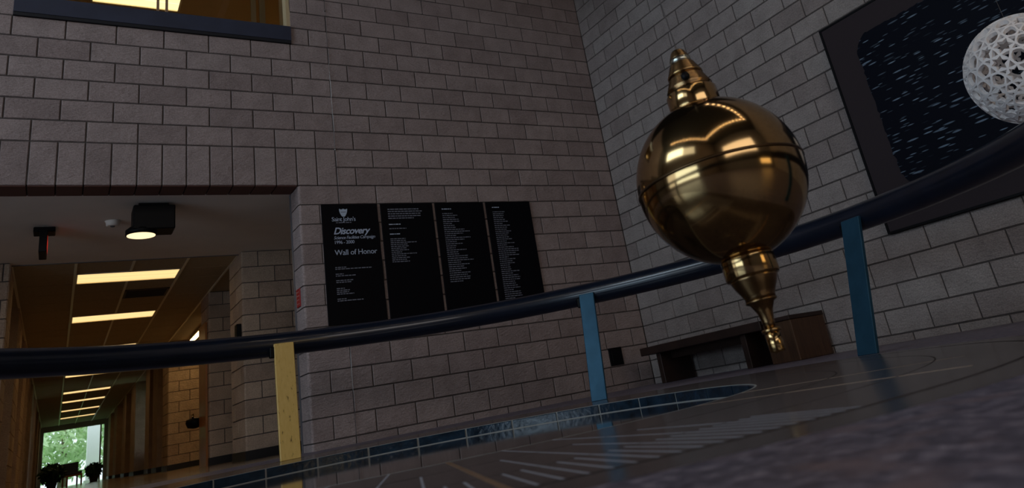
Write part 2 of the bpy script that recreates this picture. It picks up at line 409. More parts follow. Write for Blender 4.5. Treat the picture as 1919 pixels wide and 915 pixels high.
vis = [c for c in allc if seen_a(c)]
vis.sort(key=lambda c: (c[1] > 8, abs(c[1] + 3) + 0.0 * c[0]))
near = vis[:298]; ids = set(near); far = [c for c in allc if c not in ids]
for (u, v, w, h) in near:
    if v < 0 and u == 0: continue
    place_block(wall_back, (U(0), 0, V(0)), 0, u, v, w, h, 0.05 if v != 0 else 0.28, 'A', M_BLOCK)
join_blocks(wall_back, (U(0), 0, V(0)), 0, [c for c in far if not (c[1] < 0 and c[0] == 0)], 0.05, M_BLOCK)
# bullnosed corner blocks beside the corridor opening: one block each, wrapping the corner
def corner_mesh(w, h, depth, rad=0.026, mirror=False):
    pts = [(w - JT, 0.0)]
    n = 6
    for i in range(n + 1):
        a = PI / 2 * i / n
        pts.append((rad - rad * math.sin(a), rad - rad * math.cos(a)))
    pts.append((0.0, depth)); pts.append((w - JT, depth))
    k = len(pts); vs = [(x, y, JT) for x, y in pts] + [(x, y, h - JT) for x, y in pts]
    fs = [tuple(range(k))[::1], tuple(reversed([k + i for i in range(k)]))] + [(i, k + i, k + (i + 1) % k, (i + 1) % k) for i in range(k)]
    me = bpy.data.meshes.new('block'); me.from_pydata(vs, [], fs); me.update()
    return me
cm = {}
def corner_block(parent, org, z, w, h, depth, mat, key):
    k = (round(w, 3), round(h, 3), round(depth, 3), key)
    if k not in cm: cm[k] = corner_mesh(w, h, depth)
    return child('block', cm[k], mat, parent, (org[0], org[1], z))
for (u, v, w, h) in cells:
    if u == 0: corner_block(wall_back, (U(0), 0), V(v), w * H, H, 0.29, M_BLOCK, 'A')
MB().box(-4.068, -4.02, 0.295, 0.345, FL, V(0)).build('trim_1', M_STEELGREY, kind='structure')

# ---- wall_right: the wall with the picture and the bench (plane x = 0), courses run towards the camera
wr = MB(); wr.box(D0, 0.3, ROOM_Y0, 0.0, 0, ROOM_Z)
wall_right = wr.build('wall_right', M_MORTAR, kind='structure')
bc = rows(0, 68, -13, 28, PARB)
def hidden_b(c):
    w0, v = c[0], c[1]
    return w0 >= 18.4 and w0 + c[2] <= 30 and -8 <= v < 2
vis = [c for c in bc if c[0] < 29 and c[1] < 14 and not hidden_b(c)]
vis.sort(key=lambda c: (c[1] - 2 if c[1] > 2 else 0) * 1.0 + max(0, c[0] - 22) * 0.6)
near = vis[:298]; ids = set(near)
ORB = (0, 0, V(0)); ANGB = -PI / 2
for (u, v, w, h) in near: place_block(wall_right, ORB, ANGB, u, v, w, h, 0.05, 'B', M_BLOCK_GREY)
join_blocks(wall_right, ORB, ANGB, [c for c in bc if c not in ids], 0.05, M_BLOCK_GREY)

# ---- the rest of the hall (behind and left of the photographer)
M_HALLW = simple('hall_block_paint', (0.27, 0.235, 0.225), 0.9, var=0.12, vscale=3)
M_HALLC = simple('hall_ceiling', (0.03, 0.028, 0.028), 0.9)
wl = MB()
wl.box(ROOM_X0 - 0.3, ROOM_X0, ROOM_Y0, -8.3, 0, ROOM_Z); wl.box(ROOM_X0 - 0.3, ROOM_X0, -1.2, 0.3, 0, ROOM_Z)
wl.box(ROOM_X0 - 0.3, ROOM_X0, -8.3, -1.2, 0, 0.6); wl.box(ROOM_X0 - 0.3, ROOM_X0, -8.3, -1.2, 2.8, 5.65); wl.box(ROOM_X0 - 0.3, ROOM_X0, -8.3, -1.2, 7.85, ROOM_Z)
wl.build('wall_left', M_HALLW, kind='structure')
wf = MB(); wf.box(ROOM_X0, 0.3, ROOM_Y0 - 0.3, ROOM_Y0, 0, ROOM_Z); wf.build('wall_front', M_HALLW, kind='structure')
MB().box(ROOM_X0 - 0.3, 0.3, ROOM_Y0 - 0.3, 0.3, ROOM_Z, ROOM_Z + 0.2).build('ceiling', M_HALLC, kind='structure')

MB().box(-4.4, -0.005, -4.3, -0.005, 5.60, 5.9).build('added_shade_slab', M_HALLC, kind='structure')  # unseen slab, added to shade the upper corner of the walls

# ------------------------------------------------------------------ floor with the sunken pendulum dial
CX, CY = -4.630, -3.789
R0, R1, R2, R3, R4 = 1.55, 1.87, 2.21, 2.51, 2.66
PIT = FL - 0.055
def floor_outer():
    b = MB(); n = 192; vs = []; fs = []
    x0, x1, y0, y1 = ROOM_X0, 0.02, ROOM_Y0, 0.3
    def edge(a):
        dx, dy = math.cos(a), math.sin(a); t = 1e9
        if dx > 1e-9: t = min(t, (x1 - CX) / dx)
        if dx < -1e-9: t = min(t, (x0 - CX) / dx)
        if dy > 1e-9: t = min(t, (y1 - CY) / dy)
        if dy < -1e-9: t = min(t, (y0 - CY) / dy)
        return CX + dx * t, CY + dy * t
    angs = sorted([2 * PI * i / n for i in range(n)] + [math.atan2(y - CY, x - CX) % (2 * PI) for x in (x0, x1) for y in (y0, y1)])
    n = len(angs)
    for a in angs:
        ex, ey = edge(a); cx, cy = CX + R4 * math.cos(a), CY + R4 * math.sin(a)
        vs += [(cx, cy, FL), (ex, ey, FL), (ex, ey, FL - 0.12), (cx, cy, FL - 0.12)]
    for i in range(n):
        a = 4 * i; c = 4 * ((i + 1) % n)
        fs += [(a, a + 1, c + 1, c), (a + 1, a + 2, c + 2, c + 1), (a + 2, a + 3, c + 3, c + 2), (a + 3, a, c, c + 3)]
    b.add(vs, fs); return b
floor = floor_outer().build('floor', M_ROUGH, kind='structure')
C2 = (CX, CY)
MB().ring(C2, R3, R4, FL - 0.12, FL, 192).build('outer_band', M_POLISH, floor)
MB().ring(C2, R0, R3, FL - 0.12, FL, 192).build('polished_ring', M_POLISH, floor)
MB().lathe([(R0 + 0.02, -0.06), (R0 + 0.02, 0)], 192, (CX, CY, PIT), False).build('pit_floor', M_PITFL, floor)
for r, wd in ((R1, 0.003), (R2, 0.003), (R3, 0.009)):
    MB().ring(C2, r - wd, r + wd, FL - 0.01, FL + 0.0002, 240).build('circle_joint', M_JOINT, floor)
MB().ring(C2, R0 - 0.002, R0 + 0.007, FL - 0.01, FL + 0.0003, 240).build('lip_edge', M_GROUT, floor)
MB().ring(C2, R0 - 0.020, R0 - 0.010, PIT - 0.01, PIT + 0.004, 240).build('base_joint', M_GROUT, floor)
MB().ring(C2, R0 - 0.004, R0 + 0.02, PIT - 0.01, FL - 0.006, 240).build('riser_backing', M_GROUT, floor)
# slate tiles on the riser
NT = 31
for i in range(NT):
    a0 = math.radians(90.2 - i * 360 / NT); a1 = a0 - 2 * PI / NT
    g = 0.0065 / R0
    b = MB(); s = 4
    vs = []; fs = []
    aa, ab = a1 + g, a0 - g
    for k in range(s + 1):
        a = aa + (ab - aa) * k / s
        for r, z in ((R0 - 0.011, PIT + 0.003), (R0 - 0.011, FL - 0.006), (R0 - 0.008, FL - 0.002), (R0 + 0.004, FL - 0.002), (R0 + 0.004, PIT + 0.003)):
            vs.append((CX + r * math.cos(a), CY + r * math.sin(a), z))
    for k in range(s):
        for q in range(4): fs.append((5 * k + q, 5 * k + q + 1, 5 * k + 5 + q + 1, 5 * k + 5 + q))
    fs += [(4, 3, 2, 1, 0), tuple(5 * s + q for q in range(5))]
    b.add(vs, fs).build('riser_tile', M_SLATE, floor)
# inlaid hour and minute lines
def radial(ang, r_in, r_out, w, mat, name):
    a = math.radians(ang); d = Vector((math.cos(a), math.sin(a), 0)); n = Vector((-d.y, d.x, 0)) * w / 2
    c = Vector((CX, CY, 0)); z0, z1 = FL - 0.006, FL + 0.0002
    ps = [c + d * r_in - n, c + d * r_out - n, c + d * r_out + n, c + d * r_in + n]
    MB().add([(p.x, p.y, z0) for p in ps] + [(p.x, p.y, z1) for p in ps], [(3, 2, 1, 0), (4, 5, 6, 7), (0, 1, 5, 4), (1, 2, 6, 5), (2, 3, 7, 6), (3, 0, 4, 7)]).build(name, mat, floor)
k0 = -108.7; stp = 0.9133
for k in range(-18, 18):
    ang = k0 + k * stp
    if k == 0: radial(ang, R0 + 0.004, R3, 0.013, M_GOLD, 'hour_line')
    elif k % 6 == 0: radial(ang, R0 + 0.004, R3, 0.0055, M_TICK, 'half_hour_line')
    elif k % 3 == 0: radial(ang, R1, R3, 0.0055, M_TICK, 'quarter_line')
    else: radial(ang, R2, R3, 0.0055, M_TICK, 'minute_line')
radial(-76.4, R0 + 0.004, 2.40, 0.010, M_GOLD, 'hour_line'); radial(-62.8, R0 + 0.004, 2.30, 0.010, M_GOLD, 'hour_line')

# ------------------------------------------------------------------ ring railing
RCX, RCY, RR, RZ, RT = -4.508, -4.033, 2.867, 0.9674, 0.088
railing = empty('guard_railing', (RCX, RCY, FL)); tag(railing, 'curved dark navy pipe railing on flat posts around the pendulum dial', 'railing')
def torus(R, r, z, n=180, m=20):
    vs = []; fs = []
    for i in range(n):
        a = 2 * PI * i / n
        for j in range(m):
            t = 2 * PI * j / m; rr = R + r * math.cos(t); vs.append((rr * math.cos(a), rr * math.sin(a), z + r * math.sin(t)))
    for i in range(n):
        for j in range(m):
            fs.append((i * m + j, ((i + 1) % n) * m + j, ((i + 1) % n) * m + (j + 1) % m, i * m + (j + 1) % m))
    return MB().add(vs, fs, True)
torus(RR, RT, RZ - FL).build('handrail', M_NAVY, railing)
def post(ang, mat, width, label=None, rb=2.56):
    a = math.radians(ang)
    # local frame: x outward (radial), y tangential, leaning outward to the top
    p = empty_post = MB()
    rt_ = 2.775; zt = RZ - FL - 0.005; th = 0.028; hw = width / 2
    vs = []
    for (r, z) in ((rb, 0.0), (rt_, zt)):
        for (dx, dy) in ((-th / 2, -hw), (th / 2, -hw), (th / 2, hw), (-th / 2, hw)):
            vs.append((r + dx, dy, z))
    bm = bmesh.new(); bv = [bm.verts.new(v) for v in vs]
    for f in ((3, 2, 1, 0), (4, 5, 6, 7), (0, 1, 5, 4), (1, 2, 6, 5), (2, 3, 7, 6), (3, 0, 4, 7)): bm.faces.new([bv[i] for i in f])
    bmesh.ops.bevel(bm, geom=bm.edges[:], offset=0.004, segments=1, affect='EDGES'); bm.verts.index_update()
    p.add([v.co[:] for v in bm.verts], [[v.index for v in f.verts] for f in bm.faces]); bm.free()
    o = p.build('post', mat, railing); o.rotation_euler = (0, 0, a)
    if label: o['label'] = label
    br = MB().cbox(rt_ - 0.01, rt_ + 0.035, hw * 0.2, hw + 0.03, zt - 0.10, zt - 0.02, 0.006).build('bracket', M_BLACK, o)
    return o
post(91.3, M_YELLOW, 0.145, 'scratched yellow painted post', 2.72)
post(40.2, M_BLUEP, 0.125, 'steel blue glossy post')
post(-7.4, M_BLUEP, 0.150, 'dark blue glossy post')
post(-66, M_BLUEP, 0.14); post(-162, M_BLUEP, 0.14); post(146, M_BLUEP, 0.14)

# ------------------------------------------------------------------ pendulum
BC = Vector((-4.2676, -5.6527, 0.7900))
def ray(px, py): return Fv + Rv * ((px - 1034.556) / 1356.93) - Uv * ((py - 224.339) / 1356.93)
# the cable runs to the ceiling: the point of the ceiling seen along the cable's line in view and nearest above the dial
d0 = ray(1236, 0); dB = (BC - CAMPOS)
pn = d0.cross(dB).normalized()
# ceiling line inside that plane: points P with (P-CAM).pn = 0 and z = ROOM_Z
zt = ROOM_Z - CAMPOS.z
pdir = Vector((-pn.y, pn.x, 0)).normalized()
p0 = CAMPOS + Vector((pn.x, pn.y, 0)) * (-pn.z * zt / (pn.x ** 2 + pn.y ** 2)); p0.z = ROOM_Z
tt = (Vector((CX + 0.3, CY - 1.3, ROOM_Z)) - p0).dot(pdir); PIV = p0 + pdir * tt
axis = (PIV - BC).normalized()
pend = empty('pendulum', BC); pend.rotation_mode = 'QUATERNION'
# turn so that the set screw faces the camera
q = axis.to_track_quat('Z', 'Y'); pend.rotation_quaternion = q
tag(pend, 'large polished brass ball with turned point hanging on a thin cable', 'pendulum')
RB = 0.265
prof = []
for i in range(0, 97):
    t = -PI / 2 + PI * i / 96; r = RB * math.cos(t); z = RB * math.sin(t)
    if abs(z) < 0.0045: r -= 0.0
    prof.append((max(r, 0.0001), z))
MB().lathe(prof, 128).build('ball', M_BRASS, pend)
MB().lathe([(RB - 0.004, -0.006), (RB + 0.0022, -0.0045), (RB + 0.0022, 0.0045), (RB - 0.004, 0.006)], 128).build('equator_seam', M_BRASS_D, pend)
TP = lambda p: [(r * (1.14 if z < 0.31 else 1.30), 0.245 + (z - 0.245) * 1.27) for r, z in p]
MB().lathe(TP([(0.060, 0.235), (0.073, 0.240), (0.075, 0.246), (0.075, 0.296), (0.072, 0.300), (0.055, 0.300)]), 64).build('upper_collar', M_BRASS, pend)
def threads(z0, z1, ra, rb_, n, amp):
    p = []
    for i in range(n):
        t0 = i / n; t1 = (i + 0.5) / n
        r = ra + (rb_ - ra) * t0; p += [(r, z0 + (z1 - z0) * t0), (r - amp, z0 + (z1 - z0) * t1)]
    p.append((rb_ - amp, z1)); return p
MB().lathe(TP(threads(0.298, 0.349, 0.066, 0.044, 7, 0.004)), 56).build('lower_thread_cone', M_BRASS_S, pend)
MB().lathe(TP([(0.038, 0.347), (0.046, 0.350), (0.046, 0.355), (0.044, 0.356)]), 56).build('spacer_ring', M_BRASS, pend)
MB().lathe(TP(threads(0.354, 0.389, 0.046, 0.031, 6, 0.003)), 56).build('middle_thread_cone', M_BRASS_S, pend)
MB().lathe(TP([(0.022, 0.386), (0.028, 0.388), (0.028, 0.402), (0.024, 0.403)]), 48).build('cable_clamp', simple('pale_nickel', (0.55, 0.58, 0.52), 0.2, metal=1.0), pend)
MB().lathe(TP(threads(0.402, 0.428, 0.028, 0.017, 5, 0.0025) + [(0.004, 0.430)]), 48).build('top_thread_cone', M_BRASS_S, pend)
# set screw facing the viewer on the lower cone
tocam = (CAMPOS - BC); tocam.rotate(q.inverted()); tocam.z = 0; tocam.normalize()
sp = tocam * 0.068 + Vector((0, 0, 0.345))
sm = MB(); sm.tube(sp, sp + tocam * 0.016, 0.014, 18); sm.build('set_screw', M_BLACK, pend)
MB().lathe([(0.070, -0.250), (0.081, -0.256), (0.082, -0.262), (0.082, -0.312), (0.079, -0.318), (0.060, -0.318)], 64).build('lower_collar', M_BRASS, pend)
MB().lathe([(0.074, -0.316), (0.070, -0.326), (0.062, -0.345), (0.052, -0.362), (0.046, -0.376), (0.045, -0.386)], 56).build('tapered_tip', M_BRASS_S, pend)
MB().lathe([(0.030, -0.384), (0.047, -0.386), (0.047, -0.391), (0.036, -0.396), (0.024, -0.420), (0.018, -0.450), (0.017, -0.470)], 56).build('lower_taper', M_BRASS_S, pend)
MB().lathe([(0.010, -0.468), (0.028, -0.471), (0.028, -0.480), (0.010, -0.482)], 40).build('tip_flange', M_BRASS, pend)
MB().lathe([(0.018, -0.480), (0.023, -0.484), (0.023, -0.532), (0.019, -0.538), (0.0005, -0.540)], 40).build('end_stub', M_BRASS, pend)
MB().tube((0, 0, 0.47), (0, 0, (PIV - BC).length - 0.01), 0.0016, 8).build('cable', M_WIRE, pend)

# ------------------------------------------------------------------ donor plaques on wall_back
def text_mesh(body, size, shear=0.0, align='LEFT', bold=0.0, spacing=1.0):
    c = bpy.data.curves.new('t', 'FONT'); c.body = body; c.size = size; c.shear = shear; c.align_x = align; c.extrude = 0.0006; c.offset = bold; c.space_character = spacing
    c.resolution_u = 3
    o = bpy.data.objects.new('t', c); COL.objects.link(o)
    bpy.context.view_layer.update()
    me = bpy.data.meshes.new_from_object(o.evaluated_get(bpy.context.evaluated_depsgraph_get()))
    bpy.data.objects.remove(o); bpy.data.curves.remove(c); return me
PT, PB = 2.434, 1.222
def plaque(x0, x1, label):
    r = empty('plaque', (x0, 0, PB)); tag(r, label, 'plaque', 'black donor plaques in a row on the block wall')
    MB().cbox(0, x1 - x0, -0.022, -0.003, 0, PT - PB, 0.0015).build('panel', M_PLAQUE, r)
    MB().box(0.05, x1 - x0 - 0.05, -0.003, 0.004, 0.08, PT - PB - 0.08).build('mounting_rail', M_BLACK, r)
    return r
def put_text(r, body, x, z, size, **kw):
    return child('lettering', text_mesh(body, size, **kw), M_LETTER, r, (x, -0.0228, z), (PI / 2, 0, 0))
def greek(r, lines, name='small_print', mat=M_SMALLPR, hgt=0.010):
    b = MB(); rnd = random.Random(len(lines) * 7 + 1)
    for (x, z, ln) in lines:
        e = x + ln
        while x < e - 0.006:
            w = min(rnd.uniform(0.012, 0.045), e - x); b.box(x, x + w, -0.0228, -0.0215, z - hgt / 2, z + hgt / 2); x += w + 0.007
    return b.build(name, mat, r, kind='stuff')
p1 = plaque(-3.85, -3.26, 'leftmost black plaque, with white shield crest and Wall of Honor lettering')
p2 = plaque(-3.225, -2.627, 'second black plaque from the left, one paragraph above a short name list')
p3 = plaque(-2.595, -1.991, 'third black plaque from the left, covered by one long column of names')
p4 = plaque(-1.956, -1.358, 'rightmost black plaque, a long column of names reaching its lower edge')
HT = PT - PB
def zf(f): return HT * (1 - f)
# crest
sh = []
for i in range(13):
    t = i / 12; sh.append((-0.042 + 0.084 * t, 0.042 + 0.004 * math.cos(t * 4 * PI)))
for i in range(1, 12):
    t = i / 12; w = 0.042 * math.cos(t * PI / 2) ** 0.6; sh.append((w, 0.040 - 0.085 * t))
for i in range(11, 0, -1):
    t = i / 12; w = 0.042 * math.cos(t * PI / 2) ** 0.6; sh.append((-w, 0.040 - 0.085 * t))
b = MB(); n = len(sh)
b.add([(0.222 + x, -0.0232, zf(0.080) + z) for x, z in sh] + [(0.222 + x, -0.0215, zf(0.080) + z) for x, z in sh], [tuple(range(n)), tuple(reversed(range(n, 2 * n)))] + [(i, n + i, n + (i + 1) % n, (i + 1) % n) for i in range(n)])
cr = b.build('shield_crest', simple('pale_crest', (0.40, 0.48, 0.60), 0.6), p1)
MB().box(0.222 - 0.026, 0.222 + 0.026, -0.0238, -0.0230, zf(0.080) + 0.006, zf(0.080) + 0.014).build('crest_mark', M_SMALLPR, cr)
put_text(p1, "Saint John's", 0.222, zf(0.150), 0.062, align='CENTER', spacing=0.9)
greek(p1, [(0.14, zf(0.163), 0.17)], hgt=0.008)
put_text(p1, "Discovery", 0.105, zf(0.262), 0.098, shear=0.32, bold=0.0018, spacing=0.92)
put_text(p1, "Science Facilities Campaign", 0.105, zf(0.305), 0.046, shear=0.25, spacing=0.88)
put_text(p1, "1996 - 2000", 0.105, zf(0.345), 0.048, spacing=0.9)
put_text(p1, "Wall of Honor", 0.105, zf(0.440), 0.078, spacing=0.94)
greek(p1, [(0.10, zf(f), l) for f, l in ((0.542, 0.11), (0.556, 0.37), (0.597, 0.08), (0.612, 0.20), (0.650, 0.17), (0.665, 0.15), (0.715, 0.08), (0.730, 0.14), (0.745, 0.12), (0.760, 0.17), (0.800, 0.09), (0.815, 0.26))], hgt=0.009)
greek(p2, [(0.075, zf(f), l) for f, l in ((0.055, 0.36), (0.075, 0.39), (0.096, 0.37), (0.117, 0.37), (0.137, 0.30))], hgt=0.011)
greek(p2, [(0.075, zf(0.192), 0.13), (0.075, zf(0.279), 0.125)], 'heading_print', M_LETTER, 0.010)
rn = random.Random(5)
greek(p2, [(0.075, zf(0.23), 0.19)] + [(0.075, zf(0.322 + i * 0.0168), rn.uniform(0.12, 0.20) if i not in (2, 8) else 0.29) for i in range(13)], hgt=0.009)
greek(p3, [(0.075, zf(0.062), 0.115)], 'heading_print', M_LETTER, 0.010)
greek(p3, [(0.075, zf(0.105 + i * 0.0190), rn.uniform(0.11, 0.26) if i not in (9, 12, 23) else 0.31) for i in range(34)], hgt=0.009)
greek(p4, [(0.075, zf(0.055), 0.10)], 'heading_print', M_LETTER, 0.010)
greek(p4, [(0.075, zf(0.100 + i * 0.0192), rn.uniform(0.12, 0.24) if i not in (19, 20, 22) else 0.27) for i in range(45)], hgt=0.009)

tw = empty('thin_wire', (-3.66, -0.012, FL)); tag(tw, 'faint thin pale wire running down the block wall above and below the leftmost plaque', 'wire')
MB().tube((0, 0, 0), (0, 0, 1.075), 0.0022, 6).build('strand', M_WIRE, tw); MB().tube((0, 0, 2.305), (0, 0, 5.3), 0.0022, 6).build('strand', M_WIRE, tw)
for z in (0.9, 2.9, 4.6): MB().cbox(-0.006, 0.006, -0.004, 0.013, z - 0.006, z + 0.006, 0.001).build('clip', M_WIRE, tw)
# black outlet box
ob = empty('outlet_box', (-0.51, 0, 0.52)); tag(ob, 'small black square box low on the plaque wall near the corner', 'box')
MB().cbox(-0.095, 0.095, -0.018, 0.006, -0.10, 0.10, 0.003).build('cover', M_BLACK, ob)
MB().cbox(-0.06, 0.06, -0.021, -0.016, -0.065, 0.065, 0.002).build('face_plate', M_BLACK, ob)
# red plate on the reveal of the opening
rs = empty('red_sign', (-4.064, 0.17, 1.54)); tag(rs, 'small red plate on the edge of the block wall beside the corridor opening', 'sign')
MB().cbox(-0.010, 0.001, -0.062, 0.062, -0.088, 0.088, 0.002).build('plate', M_RED, rs)
for i in range(4): MB().box(-0.0115, -0.0095, -0.042, 0.042, -0.062 + i * 0.038, -0.052 + i * 0.038).build('pale_mark', M_PINKTXT, rs)

# ------------------------------------------------------------------ framed picture on wall_right
PY0, PY1, PZ0, PZ1 = -3.562, -6.6, 1.02, 3.02
pic = empty('framed_picture', (0, (PY0 + PY1) / 2, PZ0)); tag(pic, 'large dark picture of scattered pale strokes with wide brown border on the right wall', 'picture')
W = (PY0 - PY1); hw = W / 2; PHT = PZ1 - PZ0
MB().cbox(-0.035, -0.006, -hw, hw, 0, PHT, 0.002).build('border_board', M_MAT, pic)
fr_ = MB()
fr_.box(-0.042, 0.004, hw - 0.018, hw + 0.004, -0.004, PHT + 0.004); fr_.box(-0.042, 0.004, -hw - 0.004, -hw + 0.018, -0.004, PHT + 0.004)
fr_.box(-0.042, 0.004, -hw + 0.018, hw - 0.018, -0.004, 0.014); fr_.box(-0.042, 0.004, -hw + 0.018, hw - 0.018, PHT - 0.014, PHT + 0.004)
fr_.build('black_frame', M_BLACK, pic)
# print with rounded, ragged outline
iy0, iy1, iz0, iz1 = hw - 0.295, -hw + 0.295, 0.33, PHT - 0.24
pts = []
def seg(p, q_, n):
    for i in range(n):
        t = i / n; pts.append((p[0] + (q_[0] - p[0]) * t, p[1] + (q_[1] - p[1]) * t))
rad = 0.16
def arc(cy, cz, a0, a1, n=8):
    for i in range(n):
        a = a0 + (a1 - a0) * i / n; pts.append((cy + rad * math.cos(a), cz + rad * math.sin(a)))
seg((iy0, iz0 + rad), (iy0, iz1 - rad), 40); arc(iy0 - rad, iz1 - rad, 0, PI / 2)
seg((iy0 - rad, iz1), (iy1 + rad, iz1), 60); arc(iy1 + rad, iz1 - rad, PI / 2, PI)
seg((iy1, iz1 - rad), (iy1, iz0 + rad), 40); arc(iy1 + rad, iz0 + rad, PI, 1.5 * PI)
seg((iy1 + rad, iz0), (iy0 - rad, iz0), 60); arc(iy0 - rad, iz0 + rad, 1.5 * PI, 2 * PI)
rr = random.Random(3); P3 = [(y + rr.uniform(-0.010, 0.010), z + rr.uniform(-0.010, 0.010)) for y, z in pts]
n = len(P3); b = MB(); b.add([(-0.0385, y, z) for y, z in P3] + [(-0.034, y, z) for y, z in P3], [tuple(reversed(range(n)))] + [(i, (i + 1) % n, n + (i + 1) % n, n + i) for i in range(n)])
pr_ = b.build('printed_sheet', M_ART, pic)
uv = pr_.data.uv_layers.new(name='UVMap')
for li, lp in enumerate(pr_.data.loops):
    co = pr_.data.vertices[lp.vertex_index].co; uv.data[li].uv = (-co.y, co.z)

# ------------------------------------------------------------------ white openwork sphere
SC = Vector((-0.53, -5.25, 1.75)); SR = 0.385
sph = empty('openwork_sphere', SC); tag(sph, 'white openwork ball pierced with star shaped holes in front of the dark picture', 'sculpture')
bm = bmesh.new(); bmesh.ops.create_icosphere(bm, subdivisions=3, radius=1.0)
bm.verts.ensure_lookup_table()
polys = []
for f in bm.faces:
    v = [x.co.copy() for x in f.verts]; mids = [((v[i] + v[(i + 1) % 3]) / 2) for i in range(3)]; polys.append(mids)
for v in bm.verts:
    es = [(v.co + e.other_vert(v).co) / 2 for e in v.link_edges]
    nrm = v.co.normalized(); a = nrm.orthogonal().normalized(); c2 = nrm.cross(a)
    es.sort(key=lambda p: math.atan2((p - v.co).dot(c2), (p - v.co).dot(a))); polys.append(es)
bm.free()
sb = MB(); rs_ = random.Random(11)
cache = {}
def vid(p):
    k = (round(p.x, 4), round(p.y, 4), round(p.z, 4))
    if k not in cache:
        jit = Vector((rs_.uniform(-1, 1), rs_.uniform(-1, 1), rs_.uniform(-1, 1))) * 0.03
        cache[k] = len(sb.v); sb.v.append(tuple((p + jit).normalized() * SR))
    return cache[k]
for poly in polys:
    n = len(poly); cen = sum(poly, Vector()) / n
    ids_ = [vid(p) for p in poly]; jp = [Vector(sb.v[i]) / SR for i in ids_]; cen = sum(jp, Vector()) / n
    vr = 0.88 if n > 3 else 0.72; mr = 0.58 if n > 3 else 0.78
    if n > 3 and rs_.random() < 0.45: vr, mr = 0.74, 0.84
    hv = []; hm = []
    for i in range(n):
        p = cen.lerp(jp[i], vr).normalized() * SR; hv.append(len(sb.v)); sb.v.append(tuple(p))
        mp_ = (jp[i] + jp[(i + 1) % n]) / 2; p = cen.lerp(mp_, mr).normalized() * SR; hm.append(len(sb.v)); sb.v.append(tuple(p))
    for i in range(n):
        j = (i + 1) % n; sb.f.append((ids_[i], ids_[j], hv[j], hm[i], hv[i])); sb.sm.append(False)
bm = bmesh.new(); me = sb.mesh('shell'); bm.from_mesh(me); bmesh.ops.recalc_face_normals(bm, faces=bm.faces[:]); bm.to_mesh(me); bm.free()
so = child('shell', me, M_WHITE, sph)
md = so.modifiers.new('thick', 'SOLIDIFY'); md.thickness = 0.028; md.offset = -1
MB().tube((0, 0, SR - 0.01), (0, 0, ROOM_Z - SC.z), 0.0016, 6).build('hanging_wire', M_WIRE, sph)

# ------------------------------------------------------------------ bench and block against wall_right
bn = empty('bench', (-0.27, -1.40, FL)); tag(bn, 'long dark stained wooden bench with slab legs against the right wall', 'bench')
z0 = 0
MB().cbox(-0.27, 0.24, -0.92, 0.90, 0.315, 0.40, 0.006).build('seat', M_WOODD, bn)
for yy in (0.66, -0.62): MB().cbox(-0.22, 0.22, yy - 0.035, yy + 0.035, 0, 0.316, 0.004).build('leg', M_WOODD, bn)
MB().cbox(-0.06, -0.02, -0.60, 0.64, 0.235, 0.316, 0.003).build('stretcher', M_WOODD, bn)
ub = empty('wooden_end_block', (-0.26, -2.49, FL)); tag(ub, 'brown wooden block standing at the right end of the dark bench', 'block')
MB().cbox(-0.25, 0.22, -0.165, 0.165, 0.0, 0.355, 0.005).build('body', M_WOODM, ub)
MB().cbox(-0.262, 0.232, -0.167, 0.167, 0.357, 0.395, 0.005).build('top_board', M_WOODD, ub)

# ------------------------------------------------------------------ window above the opening
w1 = MB(); w1.box(-6.50, -4.055, -0.028, 0.28, V(8) + 0.030, V(9)); sill = w1.build('window_1', M_SILL, kind='structure')
MB().box(-6.50, -4.055, -0.022, 0.28, V(8) - 0.004, V(8) + 0.030).build('dark_strip', M_SILLD, sill)  # near-black strip along the underside of the sill
MB().box(-6.49, -4.065, 0.140, 0.150, V(9), V(16)).build('pane', M_GLASS, sill)
for x in (-5.33, -5.25): MB().box(x - 0.012, x + 0.012, 0.13, 0.16, V(9), V(16)).build('mullion', M_GOLD, sill)
MB().tube((-6.49, 0.20, V(9) + 0.09), (-4.07, 0.20, V(9) + 0.09), 0.006, 8).build('guard_wire', M_STEELGREY, sill)
MB().box(-4.09, -4.05, 0.0, 0.29, V(9), V(16)).build('jamb', M_CREAM, sill)
MB().box(-6.50, -6.46, 0.0, 0.29, V(9), V(16)).build('jamb', M_BLOCK_IN, sill)
